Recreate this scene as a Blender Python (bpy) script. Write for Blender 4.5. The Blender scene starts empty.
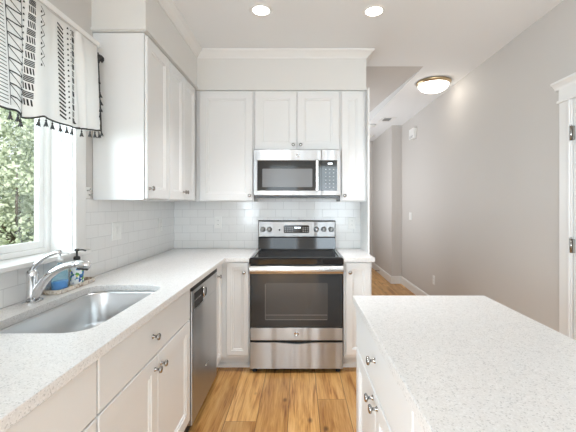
import bpy, bmesh, math, random
from mathutils import Vector, Matrix
random.seed(7)
S = bpy.context.scene
COL = S.collection
PI = math.pi

# ------------------------------------------------------------------ camera
cam_d = bpy.data.cameras.new('camera')
cam = bpy.data.objects.new('camera', cam_d)
COL.objects.link(cam)
cam.location = (0, 0, 1.37)
cam.rotation_euler = (PI / 2, 0, 0)
cam_d.sensor_width = 36
cam_d.lens = 350 / 576 * 36
cam_d.shift_x = -11 / 576
cam_d.shift_y = -11 / 576
cam_d.clip_start = 0.02
S.camera = cam

# ------------------------------------------------------------------ world, sun, big lights, exposure
W = bpy.data.worlds.new('sky'); S.world = W; W.use_nodes = True
bg = W.node_tree.nodes['Background']
bg.inputs[0].default_value = (0.90, 0.95, 1.0, 1)
bg.inputs[1].default_value = 1.25

def area(name, loc, rot, sx, sy, power, color=(1, 1, 1)):
    d = bpy.data.lights.new(name, 'AREA'); d.shape = 'RECTANGLE'
    d.size = sx; d.size_y = sy; d.energy = power; d.color = color
    o = bpy.data.objects.new(name, d); COL.objects.link(o)
    o.location = loc; o.rotation_euler = rot
    return o
sun_d = bpy.data.lights.new('sun', 'SUN'); sun_d.energy = 4.5; sun_d.angle = math.radians(3)
sun_d.color = (1, 0.96, 0.9)
sun = bpy.data.objects.new('sun', sun_d); COL.objects.link(sun)
sun.rotation_euler = (math.radians(52), 0, math.radians(25))
# daylight: sink window, the two big windows of the living room behind; plus added side fills in living room and hall
DAY = (0.77, 0.90, 1.0)
area('sink_window_daylight', (-2.5, 0.75, 1.85), (0, -PI / 2, 0.42), 1.8, 2.0, 125, DAY)
area('living_side_fill', (-1.235, -1.75, 1.45), (0, -PI / 2 - 0.08, 0), 1.9, 2.4, 225, DAY)  # added fill lamp on a windowless wall, brightens right wall and island
area('living_window_daylight', (-0.45, -3.42, 1.55), (PI / 2 + 0.3, 0, 0), 0.8, 1.9, 16, DAY)
area('patio_window_daylight', (1.0, -3.42, 1.45), (PI / 2 + 0.3, 0, 0), 1.0, 2.1, 54, DAY)
area('hall_side_fill', (0.10, 5.7, 1.65), (0, -PI / 2 - 0.35, 0), 1.3, 2.6, 34, (0.92, 0.96, 1.0))  # added lamp before a windowless wall, for assumed daylight on hall wall and ceiling

S.view_settings.view_transform = 'Standard'
S.view_settings.look = 'None'
S.view_settings.gamma = 1
S.view_settings.use_curve_mapping = False
S.view_settings.exposure = 0.31
S.cycles.use_denoising = True
S.cycles.max_bounces = 10
S.cycles.diffuse_bounces = 6
S.cycles.glossy_bounces = 5
S.cycles.transparent_max_bounces = 16
S.cycles.sample_clamp_indirect = 6
S.cycles.caustics_reflective = False
S.cycles.caustics_refractive = False

# ------------------------------------------------------------------ materials
def mat(name, color, rough=0.5, metal=0.0, **kw):
    m = bpy.data.materials.new(name); m.use_nodes = True
    b = m.node_tree.nodes['Principled BSDF']
    b.inputs['Base Color'].default_value = (*color, 1)
    b.inputs['Roughness'].default_value = rough
    b.inputs['Metallic'].default_value = metal
    for k, v in kw.items():
        b.inputs[k].default_value = v
    return m
def nodes(m):
    nt = m.node_tree
    return nt, nt.nodes, nt.links, nt.nodes['Principled BSDF']
def nd(ns, t, **kw):
    n = ns.new(t)
    for k, v in kw.items(): setattr(n, k, v)
    return n
def mth(ns, ln, op, a, b=None, c=None):
    n = ns.new('ShaderNodeMath'); n.operation = op
    for i, v in enumerate((a, b, c)):
        if v is None: continue
        if isinstance(v, (int, float)): n.inputs[i].default_value = v
        else: ln.new(v, n.inputs[i])
    return n.outputs[0]
def ramp(ns, ln, fac, stops):
    r = ns.new('ShaderNodeValToRGB')
    e = r.color_ramp.elements
    while len(e) < len(stops): e.new(0.5)
    for i, (p, c) in enumerate(stops):
        e[i].position = p; e[i].color = (*c, 1)
    ln.new(fac, r.inputs[0])
    return r.outputs[0]
def paint(name, color, rough, bump=0.02, scale=140):
    m = mat(name, color, rough)
    nt, ns, ln, b = nodes(m)
    tc = ns.new('ShaderNodeTexCoord')
    no = ns.new('ShaderNodeTexNoise'); no.inputs['Scale'].default_value = scale
    ln.new(tc.outputs['Object'], no.inputs['Vector'])
    bp = ns.new('ShaderNodeBump'); bp.inputs['Strength'].default_value = bump; bp.inputs['Distance'].default_value = 0.002
    ln.new(no.outputs['Fac'], bp.inputs['Height']); ln.new(bp.outputs['Normal'], b.inputs['Normal'])
    return m
M = {}
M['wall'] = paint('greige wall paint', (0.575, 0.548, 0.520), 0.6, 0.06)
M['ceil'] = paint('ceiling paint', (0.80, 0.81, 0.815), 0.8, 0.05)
M['cab'] = paint('cabinet white paint', (0.745, 0.747, 0.742), 0.33, 0.01, 60)
M['soffit'] = paint('soffit paint', (0.70, 0.69, 0.665), 0.36, 0.03)
M['trim'] = paint('white trim paint', (0.78, 0.775, 0.76), 0.35, 0.01)
M['vinyl'] = mat('white window vinyl', (0.82, 0.82, 0.81), 0.35)
M['chrome'] = mat('polished chrome', (0.72, 0.72, 0.73), 0.10, 1.0)
M['nickel'] = mat('brushed nickel', (0.40, 0.385, 0.37), 0.16, 1.0)
M['brass'] = mat('aged brass', (0.55, 0.42, 0.26), 0.28, 1.0)
M['black'] = mat('black enamel', (0.012, 0.012, 0.013), 0.22)
M['cooktop'] = mat('black ceramic glass', (0.008, 0.008, 0.009), 0.06)
M['ovenglass'] = mat('smoked oven glass', (0.034, 0.038, 0.042), 0.07)
M['ovenglass_in'] = mat('oven inner window', (0.075, 0.075, 0.076), 0.10)
M['mwglass'] = mat('microwave black glass', (0.018, 0.017, 0.016), 0.06)
M['mwscreen'] = mat('microwave perforated screen', (0.16, 0.16, 0.16), 0.14)
M['plate'] = mat('white wall plate plastic', (0.80, 0.80, 0.78), 0.35)
M['slot'] = mat('dark slot', (0.05, 0.05, 0.05), 0.5)
M['print_grey'] = mat('grey legend print', (0.35, 0.35, 0.35), 0.4)
M['ring'] = mat('dark grey burner print', (0.07, 0.07, 0.07), 0.2)
M['rubber'] = mat('black rubber', (0.02, 0.02, 0.02), 0.6)
M['tasselm'] = mat('charcoal yarn', (0.05, 0.05, 0.05), 0.9)
M['ink'] = mat('black fabric print', (0.03, 0.03, 0.03), 0.9)
M['fabricgrey'] = mat('grey printed stripe', (0.30, 0.30, 0.29), 0.9)
M['blacktoe'] = mat('black toe panel', (0.03, 0.03, 0.03), 0.5)

def emit(name, color, strength):
    m = bpy.data.materials.new(name); m.use_nodes = True
    b = m.node_tree.nodes['Principled BSDF']
    b.inputs['Base Color'].default_value = (0.9, 0.9, 0.9, 1)
    b.inputs['Emission Color'].default_value = (*color, 1)
    b.inputs['Emission Strength'].default_value = strength
    return m
M['lamp'] = emit('lit lamp lens', (1, 0.95, 0.87), 6)
M['dome'] = emit('lit opal glass', (1, 0.93, 0.82), 5.0)
M['digits'] = emit('lit clock digits', (0.8, 0.9, 1.0), 1.5)

def stainless(name, base, rough, vertical_brush=False):
    m = mat(name, base, rough, 1.0)
    nt, ns, ln, b = nodes(m)
    b.inputs['Anisotropic'].default_value = 0.9
    tg = ns.new('ShaderNodeTangent'); tg.direction_type = 'RADIAL'; tg.axis = 'Z'
    ln.new(tg.outputs[0], b.inputs['Tangent'])
    b.inputs['Anisotropic Rotation'].default_value = 0.0 if vertical_brush else 0.25
    tc = ns.new('ShaderNodeTexCoord')
    # the gentle waviness of a rolled sheet, running top to bottom
    mp2 = ns.new('ShaderNodeMapping'); mp2.inputs['Scale'].default_value = (7, 3, 0.1)
    n2 = ns.new('ShaderNodeTexNoise'); n2.inputs['Scale'].default_value = 1.0; n2.inputs['Detail'].default_value = 1
    ln.new(tc.outputs['Object'], mp2.inputs[0]); ln.new(mp2.outputs[0], n2.inputs['Vector'])
    bp = ns.new('ShaderNodeBump'); bp.inputs['Strength'].default_value = 0.42; bp.inputs['Distance'].default_value = 0.05
    ln.new(n2.outputs['Fac'], bp.inputs['Height']); ln.new(bp.outputs[0], b.inputs['Normal'])
    return m
M['steel'] = stainless('brushed stainless steel', (0.45, 0.45, 0.45), 0.36)
M['steel_dark'] = stainless('dishwasher stainless steel', (0.46, 0.465, 0.47), 0.30)
M['handle_steel'] = mat('polished steel bar', (0.58, 0.57, 0.555), 0.17, 1.0)
M['sinksteel'] = mat('satin sink steel', (0.60, 0.60, 0.60), 0.30, 1.0)

def quartz():
    m = mat('speckled white quartz', (0.8, 0.8, 0.8), 0.30)
    nt, ns, ln, b = nodes(m)
    tc = ns.new('ShaderNodeTexCoord')
    v = ns.new('ShaderNodeTexVoronoi'); v.inputs['Scale'].default_value = 300
    ln.new(tc.outputs['Object'], v.inputs['Vector'])
    sx = ns.new('ShaderNodeSeparateColor'); ln.new(v.outputs['Color'], sx.inputs[0])
    spk = ramp(ns, ln, sx.outputs[0], [(0.0, (0.54, 0.53, 0.52)), (0.08, (0.60, 0.59, 0.58)), (0.11, (0.72, 0.708, 0.692)),
                                        (0.45, (0.755, 0.742, 0.728)), (0.75, (0.77, 0.757, 0.745)), (0.92, (0.82, 0.812, 0.805))])
    no = ns.new('ShaderNodeTexNoise'); no.inputs['Scale'].default_value = 45; no.inputs['Detail'].default_value = 3
    ln.new(tc.outputs['Object'], no.inputs['Vector'])
    mot = ramp(ns, ln, no.outputs['Fac'], [(0.3, (0.95, 0.95, 0.95)), (0.7, (1.0, 1.0, 1.0))])
    mx = ns.new('ShaderNodeMix'); mx.data_type = 'RGBA'; mx.blend_type = 'MULTIPLY'; mx.inputs[0].default_value = 1
    ln.new(spk, mx.inputs[6]); ln.new(mot, mx.inputs[7])
    ln.new(mx.outputs[2], b.inputs['Base Color'])
    return m
M['quartz'] = quartz()

def tile(name, axis):
    m = mat(name, (0.75, 0.75, 0.74), 0.12)
    nt, ns, ln, b = nodes(m)
    tc = ns.new('ShaderNodeTexCoord'); sp = ns.new('ShaderNodeSeparateXYZ'); cb = ns.new('ShaderNodeCombineXYZ')
    ln.new(tc.outputs['Object'], sp.inputs[0])
    ln.new(sp.outputs[axis], cb.inputs[0])
    zz = mth(ns, ln, 'SUBTRACT', sp.outputs[2], 0.94)
    ln.new(zz, cb.inputs[1])
    br = ns.new('ShaderNodeTexBrick')
    br.inputs['Scale'].default_value = 1; br.inputs['Brick Width'].default_value = 0.154; br.inputs['Row Height'].default_value = 0.0775
    br.inputs['Mortar Size'].default_value = 0.0016; br.inputs['Mortar Smooth'].default_value = 0.2; br.inputs['Bias'].default_value = 0
    br.inputs['Color1'].default_value = (0.78, 0.78, 0.77, 1); br.inputs['Color2'].default_value = (0.81, 0.81, 0.80, 1)
    br.inputs['Mortar'].default_value = (0.57, 0.57, 0.56, 1)
    ln.new(cb.outputs[0], br.inputs['Vector']); ln.new(br.outputs['Color'], b.inputs['Base Color'])
    no = ns.new('ShaderNodeTexNoise'); no.inputs['Scale'].default_value = 22; no.inputs['Detail'].default_value = 1
    ln.new(tc.outputs['Object'], no.inputs['Vector'])
    h = mth(ns, ln, 'MULTIPLY_ADD', br.outputs['Fac'], -0.6, mth(ns, ln, 'MULTIPLY', no.outputs['Fac'], 0.7))
    bp = ns.new('ShaderNodeBump'); bp.inputs['Strength'].default_value = 0.35; bp.inputs['Distance'].default_value = 0.004
    ln.new(h, bp.inputs['Height']); ln.new(bp.outputs[0], b.inputs['Normal'])
    rr = mth(ns, ln, 'MULTIPLY_ADD', br.outputs['Fac'], 0.5, 0.12)
    ln.new(rr, b.inputs['Roughness'])
    return m
M['tile_x'] = tile('white subway tile on back wall', 0)
M['tile_y'] = tile('white subway tile on left wall', 1)

def wood_floor():
    m = mat('honey oak planks', (0.5, 0.3, 0.15), 0.34)
    nt, ns, ln, b = nodes(m)
    tc = ns.new('ShaderNodeTexCoord'); sp = ns.new('ShaderNodeSeparateXYZ'); ln.new(tc.outputs['Object'], sp.inputs[0])
    PW, PL = 0.20, 1.5
    u = mth(ns, ln, 'DIVIDE', mth(ns, ln, 'ADD', sp.outputs[0], 10.27), PW)
    ci = mth(ns, ln, 'FLOOR', u); fu = mth(ns, ln, 'SUBTRACT', u, ci)
    w1 = ns.new('ShaderNodeTexWhiteNoise'); w1.noise_dimensions = '1D'; ln.new(ci, w1.inputs['W'])
    v = mth(ns, ln, 'ADD', mth(ns, ln, 'DIVIDE', mth(ns, ln, 'ADD', sp.outputs[1], 10), PL), mth(ns, ln, 'MULTIPLY', w1.outputs['Value'], 7.3))
    ri = mth(ns, ln, 'FLOOR', v); fv = mth(ns, ln, 'SUBTRACT', v, ri)
    cid = ns.new('ShaderNodeCombineXYZ'); ln.new(ci, cid.inputs[0]); ln.new(ri, cid.inputs[1])
    w2 = ns.new('ShaderNodeTexWhiteNoise'); w2.noise_dimensions = '2D'; ln.new(cid.outputs[0], w2.inputs['Vector'])
    # grain coordinates: long along Y, shifted for every plank
    off = mth(ns, ln, 'MULTIPLY', w2.outputs['Value'], 37.0)
    gx = mth(ns, ln, 'ADD', sp.outputs[0], off)
    g = ns.new('ShaderNodeCombineXYZ'); ln.new(mth(ns, ln, 'MULTIPLY', gx, 16), g.inputs[0]); ln.new(mth(ns, ln, 'MULTIPLY', sp.outputs[1], 1.4), g.inputs[1]); ln.new(off, g.inputs[2])
    n1 = ns.new('ShaderNodeTexNoise'); n1.inputs['Scale'].default_value = 1; n1.inputs['Detail'].default_value = 5; n1.inputs['Distortion'].default_value = 1.6
    ln.new(g.outputs[0], n1.inputs['Vector'])
    g2 = ns.new('ShaderNodeCombineXYZ'); ln.new(mth(ns, ln, 'MULTIPLY', gx, 110), g2.inputs[0]); ln.new(mth(ns, ln, 'MULTIPLY', sp.outputs[1], 6), g2.inputs[1])
    n2 = ns.new('ShaderNodeTexNoise'); n2.inputs['Scale'].default_value = 1; n2.inputs['Detail'].default_value = 2
    ln.new(g2.outputs[0], n2.inputs['Vector'])
    f = mth(ns, ln, 'ADD', mth(ns, ln, 'MULTIPLY', n1.outputs['Fac'], 0.66), mth(ns, ln, 'MULTIPLY', n2.outputs['Fac'], 0.34))
    base = ramp(ns, ln, f, [(0.32, (0.27, 0.105, 0.028)), (0.43, (0.50, 0.245, 0.075)), (0.55, (0.66, 0.370, 0.130)), (0.72, (0.76, 0.50, 0.23))])
    tone = ramp(ns, ln, w2.outputs['Value'], [(0, (0.78, 0.74, 0.70)), (0.5, (1.0, 0.98, 0.95)), (1, (1.16, 1.20, 1.26))])
    mx = ns.new('ShaderNodeMix'); mx.data_type = 'RGBA'; mx.blend_type = 'MULTIPLY'; mx.inputs[0].default_value = 1
    ln.new(base, mx.inputs[6]); ln.new(tone, mx.inputs[7])
    # knots
    kv = ns.new('ShaderNodeCombineXYZ'); ln.new(mth(ns, ln, 'MULTIPLY', gx, 8), kv.inputs[0]); ln.new(mth(ns, ln, 'MULTIPLY', sp.outputs[1], 4.5), kv.inputs[1])
    vo = ns.new('ShaderNodeTexVoronoi'); vo.inputs['Scale'].default_value = 1; ln.new(kv.outputs[0], vo.inputs['Vector'])
    vs = ns.new('ShaderNodeSeparateColor'); ln.new(vo.outputs['Color'], vs.inputs[0])
    isk = mth(ns, ln, 'GREATER_THAN', vs.outputs[0], 0.42)
    kd = mth(ns, ln, 'MULTIPLY', isk, ramp(ns, ln, vo.outputs['Distance'], [(0.05, (1, 1, 1)), (0.17, (0, 0, 0))]))
    mk = ns.new('ShaderNodeMix'); mk.data_type = 'RGBA'; ln.new(mth(ns, ln, 'MULTIPLY', kd, 0.85), mk.inputs[0])
    ln.new(mx.outputs[2], mk.inputs[6]); mk.inputs[7].default_value = (0.085, 0.035, 0.012, 1)
    # seams
    e1 = mth(ns, ln, 'LESS_THAN', mth(ns, ln, 'MULTIPLY', mth(ns, ln, 'MINIMUM', fu, mth(ns, ln, 'SUBTRACT', 1.0, fu)), PW), 0.0026)
    e2 = mth(ns, ln, 'LESS_THAN', mth(ns, ln, 'MULTIPLY', mth(ns, ln, 'MINIMUM', fv, mth(ns, ln, 'SUBTRACT', 1.0, fv)), PL), 0.0018)
    e = mth(ns, ln, 'MAXIMUM', e1, e2)
    ms = ns.new('ShaderNodeMix'); ms.data_type = 'RGBA'; ln.new(mth(ns, ln, 'MULTIPLY', e, 0.7), ms.inputs[0])
    ln.new(mk.outputs[2], ms.inputs[6]); ms.inputs[7].default_value = (0.10, 0.045, 0.016, 1)
    ln.new(ms.outputs[2], b.inputs['Base Color'])
    bp = ns.new('ShaderNodeBump'); bp.inputs['Strength'].default_value = 0.15; bp.inputs['Distance'].default_value = 0.003
    ln.new(mth(ns, ln, 'SUBTRACT', f, e), bp.inputs['Height']); ln.new(bp.outputs[0], b.inputs['Normal'])
    return m
M['floor'] = wood_floor()

def pane_mat():
    m = bpy.data.materials.new('clear window glass'); m.use_nodes = True
    nt = m.node_tree; ns = nt.nodes; ln = nt.links
    out = ns['Material Output']; ns.remove(ns['Principled BSDF'])
    t = ns.new('ShaderNodeBsdfTransparent'); t.inputs[0].default_value = (0.96, 0.97, 0.96, 1)
    g = ns.new('ShaderNodeBsdfGlossy'); g.inputs['Roughness'].default_value = 0.0
    lw = ns.new('ShaderNodeLayerWeight'); lw.inputs[0].default_value = 0.5
    fr = mth(ns, ln, 'MULTIPLY_ADD', mth(ns, ln, 'POWER', lw.outputs['Facing'], 4), 0.5, 0.04)
    mx = ns.new('ShaderNodeMixShader'); ln.new(fr, mx.inputs[0]); ln.new(t.outputs[0], mx.inputs[1]); ln.new(g.outputs[0], mx.inputs[2])
    ln.new(mx.outputs[0], out.inputs[0])
    return m
M['pane'] = pane_mat()

def cloth_mat():
    m = bpy.data.materials.new('white cotton'); m.use_nodes = True
    nt = m.node_tree; ns = nt.nodes; ln = nt.links
    out = ns['Material Output']; ns.remove(ns['Principled BSDF'])
    d = ns.new('ShaderNodeBsdfDiffuse'); d.inputs[0].default_value = (0.74, 0.735, 0.72, 1)
    t = ns.new('ShaderNodeBsdfTranslucent'); t.inputs[0].default_value = (0.80, 0.80, 0.79, 1)
    mx = ns.new('ShaderNodeMixShader'); mx.inputs[0].default_value = 0.12
    tc = ns.new('ShaderNodeTexCoord'); no = ns.new('ShaderNodeTexNoise'); no.inputs['Scale'].default_value = 300
    bp = ns.new('ShaderNodeBump'); bp.inputs['Strength'].default_value = 0.1; bp.inputs['Distance'].default_value = 0.002
    ln.new(tc.outputs['Object'], no.inputs['Vector']); ln.new(no.outputs['Fac'], bp.inputs['Height']); ln.new(bp.outputs[0], d.inputs['Normal'])
    ln.new(d.outputs[0], mx.inputs[1]); ln.new(t.outputs[0], mx.inputs[2]); ln.new(mx.outputs[0], out.inputs[0])
    return m
M['cloth'] = cloth_mat()

def leaf_mat(name, c1, c2):
    m = mat(name, c1, 0.6)
    nt, ns, ln, b = nodes(m)
    tc = ns.new('ShaderNodeTexCoord'); no = ns.new('ShaderNodeTexNoise'); no.inputs['Scale'].default_value = 3.5; no.inputs['Detail'].default_value = 4
    ln.new(tc.outputs['Object'], no.inputs['Vector'])
    ln.new(ramp(ns, ln, no.outputs['Fac'], [(0.35, c1), (0.65, c2)]), b.inputs['Base Color'])
    return m
M['leaf'] = leaf_mat('grey green leaves', (0.24, 0.30, 0.18), (0.54, 0.60, 0.46))
M['leaf2'] = leaf_mat('yellow green leaves', (0.46, 0.45, 0.24), (0.70, 0.67, 0.44))
M['bark'] = paint('bark', (0.12, 0.09, 0.07), 0.9, 0.5, 30)
M['lawn'] = leaf_mat('lawn', (0.20, 0.26, 0.10), (0.32, 0.36, 0.18))

# ------------------------------------------------------------------ mesh helpers
class MB:
    def __init__(s): s.v = []; s.f = []; s.mi = []; s.sm = []; s.cur = 0
    def add(s, vs, fs, smooth=False):
        o = len(s.v); s.v += [tuple(p) for p in vs]
        for f in fs: s.f.append(tuple(i + o for i in f)); s.mi.append(s.cur); s.sm.append(smooth)
        return s
    def mat(s, i): s.cur = i; return s
    def box(s, x0, x1, y0, y1, z0, z1, bev=0.0):
        x0, x1 = sorted((x0, x1)); y0, y1 = sorted((y0, y1)); z0, z1 = sorted((z0, z1))
        if bev <= 0:
            vs = [(x, y, z) for z in (z0, z1) for y in (y0, y1) for x in (x0, x1)]
            return s.add(vs, [(0, 2, 3, 1), (4, 5, 7, 6), (0, 1, 5, 4), (2, 6, 7, 3), (0, 4, 6, 2), (1, 3, 7, 5)])
        bm = bmesh.new(); bmesh.ops.create_cube(bm, size=1)
        for v in bm.verts: v.co = Vector(((x0 + x1) / 2 + v.co.x * (x1 - x0), (y0 + y1) / 2 + v.co.y * (y1 - y0), (z0 + z1) / 2 + v.co.z * (z1 - z0)))
        bmesh.ops.bevel(bm, geom=bm.edges[:], offset=min(bev, 0.45 * min(x1 - x0, y1 - y0, z1 - z0)), segments=2, profile=0.6, affect='EDGES')
        bm.verts.index_update()
        s.add([v.co for v in bm.verts], [[v.index for v in f.verts] for f in bm.faces]); bm.free(); return s
    def lathe(s, c, prof, axis=(0, 0, 1), n=20, caps=True, smooth=True, sx=1.0, sy=1.0):
        a = Vector(axis).normalized(); c = Vector(c)
        u = a.orthogonal().normalized() if abs(a.z) < 0.9 else Vector((1, 0, 0)); w = a.cross(u)
        vs = []; fs = []
        for r, h in prof:
            for k in range(n):
                t = 2 * PI * k / n
                vs.append(c + a * h + u * (r * math.cos(t) * sx) + w * (r * math.sin(t) * sy))
        for i in range(len(prof) - 1):
            for k in range(n):
                k2 = (k + 1) % n
                fs.append((i * n + k, i * n + k2, (i + 1) * n + k2, (i + 1) * n + k))
        s.add(vs, fs, smooth)
        if caps:
            o = len(s.v) - len(vs)
            for i in (0, len(prof) - 1):
                if prof[i][0] > 1e-5:
                    f = tuple(o + i * n + k for k in range(n))
                    s.f.append(f[::-1] if i == 0 else f); s.mi.append(s.cur); s.sm.append(False)
        return s
    def tube(s, pts, r, n=10, smooth=True, caps=True):
        pts = [Vector(p) for p in pts]; rs = r if isinstance(r, (list, tuple)) else [r] * len(pts)
        vs = []; fs = []; prev = None
        for i, p in enumerate(pts):
            t = (pts[min(i + 1, len(pts) - 1)] - pts[max(i - 1, 0)]).normalized()
            u = t.orthogonal().normalized() if prev is None else (prev - t * prev.dot(t)).normalized()
            prev = u; w = t.cross(u)
            for k in range(n):
                a = 2 * PI * k / n; vs.append(p + (u * math.cos(a) + w * math.sin(a)) * rs[i])
        for i in range(len(pts) - 1):
            for k in range(n):
                k2 = (k + 1) % n; fs.append((i * n + k, i * n + k2, (i + 1) * n + k2, (i + 1) * n + k))
        if caps: fs += [tuple(range(n))[::-1], tuple(range((len(pts) - 1) * n, len(pts) * n))]
        return s.add(vs, fs, smooth)
    def prism(s, prof, o, U, V, Wd, length):      # 2D profile in U,V extruded along Wd
        o = Vector(o); U = Vector(U); V = Vector(V); Wd = Vector(Wd); n = len(prof)
        vs = [o + U * a + V * b for a, b in prof] + [o + U * a + V * b + Wd * length for a, b in prof]
        fs = [tuple(range(n))[::-1], tuple(range(n, 2 * n))] + [(k, (k + 1) % n, n + (k + 1) % n, n + k) for k in range(n)]
        return s.add(vs, fs)
    def rings(s, rings, close_first=True, close_last=True, smooth=False):
        n = len(rings[0]); vs = [p for r in rings for p in r]; fs = []
        for i in range(len(rings) - 1):
            for k in range(n):
                k2 = (k + 1) % n; fs.append((i * n + k, i * n + k2, (i + 1) * n + k2, (i + 1) * n + k))
        if close_first: fs.append(tuple(range(n))[::-1])
        if close_last: fs.append(tuple(range((len(rings) - 1) * n, len(rings) * n)))
        return s.add(vs, fs, smooth)
    def build(s, name, mats, parent=None, base=None, label=None):
        if not isinstance(mats, (list, tuple)): mats = [mats]
        if base is None: base = parent_base(parent) if parent else (0, 0, 0)
        b = Vector(base)
        me = bpy.data.meshes.new(name)
        me.from_pydata([tuple(Vector(p) - b) for p in s.v], [], s.f)
        for m in mats: me.materials.append(m)
        me.polygons.foreach_set('material_index', s.mi); me.polygons.foreach_set('use_smooth', s.sm)
        bm = bmesh.new(); bm.from_mesh(me); bmesh.ops.recalc_face_normals(bm, faces=bm.faces[:]); bm.to_mesh(me); bm.free()
        me.update()
        o = bpy.data.objects.new(name, me); COL.objects.link(o)
        if parent:
            o.parent = parent
            o.location = b - Vector(parent_base(parent))
        else: o.location = b
        o['wb'] = list(b)
        if label: o['label'] = label
        return o
def parent_base(p): return Vector(p['wb'])
def tag(o, label, cat, group=None):
    o['label'] = label; o['category'] = cat
    if group: o['group'] = group
    return o
def thing(name, base, label, cat, group=None):
    o = bpy.data.objects.new(name, None); COL.objects.link(o); o.location = base; o['wb'] = list(base)
    o.empty_display_size = 0.05
    return tag(o, label, cat, group)
def struct(name, mb, mats, parent=None, base=(0, 0, 0)):
    o = mb.build(name, mats, parent, base if not parent else None)
    if not parent: o['kind'] = 'structure'
    return o
def box(x0, x1, y0, y1, z0, z1, bev=0.0): return MB().box(x0, x1, y0, y1, z0, z1, bev)

# ------------------------------------------------------------------ dimensions
H = 2.756          # ceiling
CT = 0.94          # counter top
XL, XR = -1.245, 1.79
YB = 3.47          # back wall face
YR = -3.5          # rear wall
XE = 0.622         # right end of the back wall
WY0, WY1, WZ0, WZ1 = 0.93, 1.93, 1.115, 2.17   # window opening

# ------------------------------------------------------------------ room shell
struct('floor', box(XL - 0.3, XR + 0.3, YR - 0.3, 8.1, -0.06, 0), M['floor'])
cm = MB(); cm.box(XL - 0.2, XR + 0.2, YR - 0.2, YB + 0.03, H, H + 0.08)
cm.add([(1.245, YB + .03, H), (XR + .2, YB + .03, H), (XR + .2, 7.9, H), (1.10, 7.9, H),
        (1.245, YB + .03, H + .45), (XR + .2, YB + .03, H + .45), (XR + .2, 7.9, H + .45), (1.10, 7.9, H + .45)],
       [(0, 3, 2, 1), (4, 5, 6, 7), (0, 4, 7, 3), (1, 2, 6, 5), (0, 1, 5, 4), (3, 7, 6, 2)])
struct('ceiling', cm, M['ceil'])
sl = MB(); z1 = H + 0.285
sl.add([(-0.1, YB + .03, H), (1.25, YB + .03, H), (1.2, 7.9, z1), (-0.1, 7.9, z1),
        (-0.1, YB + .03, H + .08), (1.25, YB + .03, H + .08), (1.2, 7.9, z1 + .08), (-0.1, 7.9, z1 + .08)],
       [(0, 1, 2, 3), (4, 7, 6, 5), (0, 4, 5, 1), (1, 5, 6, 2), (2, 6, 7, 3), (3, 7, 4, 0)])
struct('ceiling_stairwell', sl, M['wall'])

wl = MB()
wl.box(XL - 0.16, XL, YR, WY0, 0, H); wl.box(XL - 0.16, XL, WY1, YB + 0.12, 0, H)
wl.box(XL - 0.16, XL, WY0, WY1, 0, WZ0 - .0225); wl.box(XL - 0.16, XL, WY0, WY1, WZ1, H)
struct('wall_left', wl, M['wall'])
struct('wall_back', box(XL, XE, YB, YB + 0.12, 0, H), M['wall'])
wr = MB(); wr.box(XR, XR + 0.14, YR, 6.1, 0, H); wr.box(1.614, XR + 0.14, 6.1, 7.65, 0, H)
struct('wall_right', wr, M['wall'])
struct('wall_far', box(-0.2, XR, 7.65, 7.8, 0, 3.2), M['wall'])
struct('wall_hall', box(-0.16, -0.04, YB + 0.12, 7.65, 0, 3.2), M['wall'])
# rear living room wall with two window openings
rw = MB(); ops = [(-0.85, -0.05, 0.60, 2.5), (0.5, 1.5, 0.40, 2.5)]
xs = XL
for a, b_, z0, z1_ in ops:
    rw.box(xs, a, YR - 0.12, YR, 0, H); rw.box(a, b_, YR - 0.12, YR, 0, z0); rw.box(a, b_, YR - 0.12, YR, z1_, H); xs = b_
rw.box(xs, XR, YR - 0.12, YR, 0, H)
struct('wall_rear', rw, M['wall'])
for i, (a, b_, z0, z1_) in enumerate(ops):
    f = MB()
    f.box(a, a + .05, YR - .10, YR - .04, z0, z1_); f.box(b_ - .05, b_, YR - .10, YR - .04, z0, z1_)
    f.box(a + .05, b_ - .05, YR - .10, YR - .04, z0, z0 + .05); f.box(a + .05, b_ - .05, YR - .10, YR - .04, z1_ - .05, z1_)
    w = struct('window_%d' % (i + 2), f, M['vinyl'])
    box(a + .05, b_ - .05, YR - .075, YR - .07, z0 + .05, z1_ - .05).build('pane', M['pane'], w)

# end panel closing the back counter on the right
struct('wall_wing', box(0.608, XE, 3.085, YB, CT + .001, 2.405), M['trim'])

# soffit above the upper cabinets with a thin bottom lip
so = MB(); SX = -0.92; SY = 3.16; SR = 0.607; SZ = 2.412
so.box(XL, SX, 2.10, SY + .3, SZ, H); so.box(SX, SR, SY, YB, SZ, H)
so.box(XL, SX + .008, 2.090, SY, SZ + .006, SZ + .020); so.box(SX, SR + .005, SY - .006, YB, SZ - .004, SZ + .018)
struct('wall_soffit', so, M['soffit'])
# crown moulding along both soffit faces and around the right end
pr = [(0, 0), (0, -.062), (.008, -.062), (.012, -.052), (.026, -.042), (.046, -.022), (.056, -.016), (.064, -.010), (.064, 0)]
cr = MB()
def mitre(path):
    rings = []
    for (px, py, nx, ny) in path: rings.append([(px + nx * a, py + ny * a, H + b) for a, b in pr])
    cr.rings(rings, True, True)
mitre([(SX, 2.10, 1, 0), (SX, SY, 1, -1), (SR, SY, 1, -1), (SR, YB, 1, 0)])
struct('trim_1', cr, M['trim'])

# baseboards
bb = MB(); bp_ = [(0, 0), (-.015, 0), (-.015, .112), (-.010, .122), (-.004, .130), (0, .130)]
bb.prism(bp_, (XR, 2.40, 0), (1, 0, 0), (0, 0, 1), (0, 1, 0), 3.70)
bb.prism(bp_, (XR, YR, 0), (1, 0, 0), (0, 0, 1), (0, 1, 0), 4.88)
bb.prism(bp_, (1.614, 6.1 - .015, 0), (1, 0, 0), (0, 0, 1), (0, 1, 0), 1.56)
bb.box(1.614, XR, 6.085, 6.1, 0, .13)
struct('baseboard_right', bb, M['trim'])
struct('baseboard_far', box(-0.04, 1.60, 7.635, 7.65, 0, .13), M['trim'])

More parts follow.
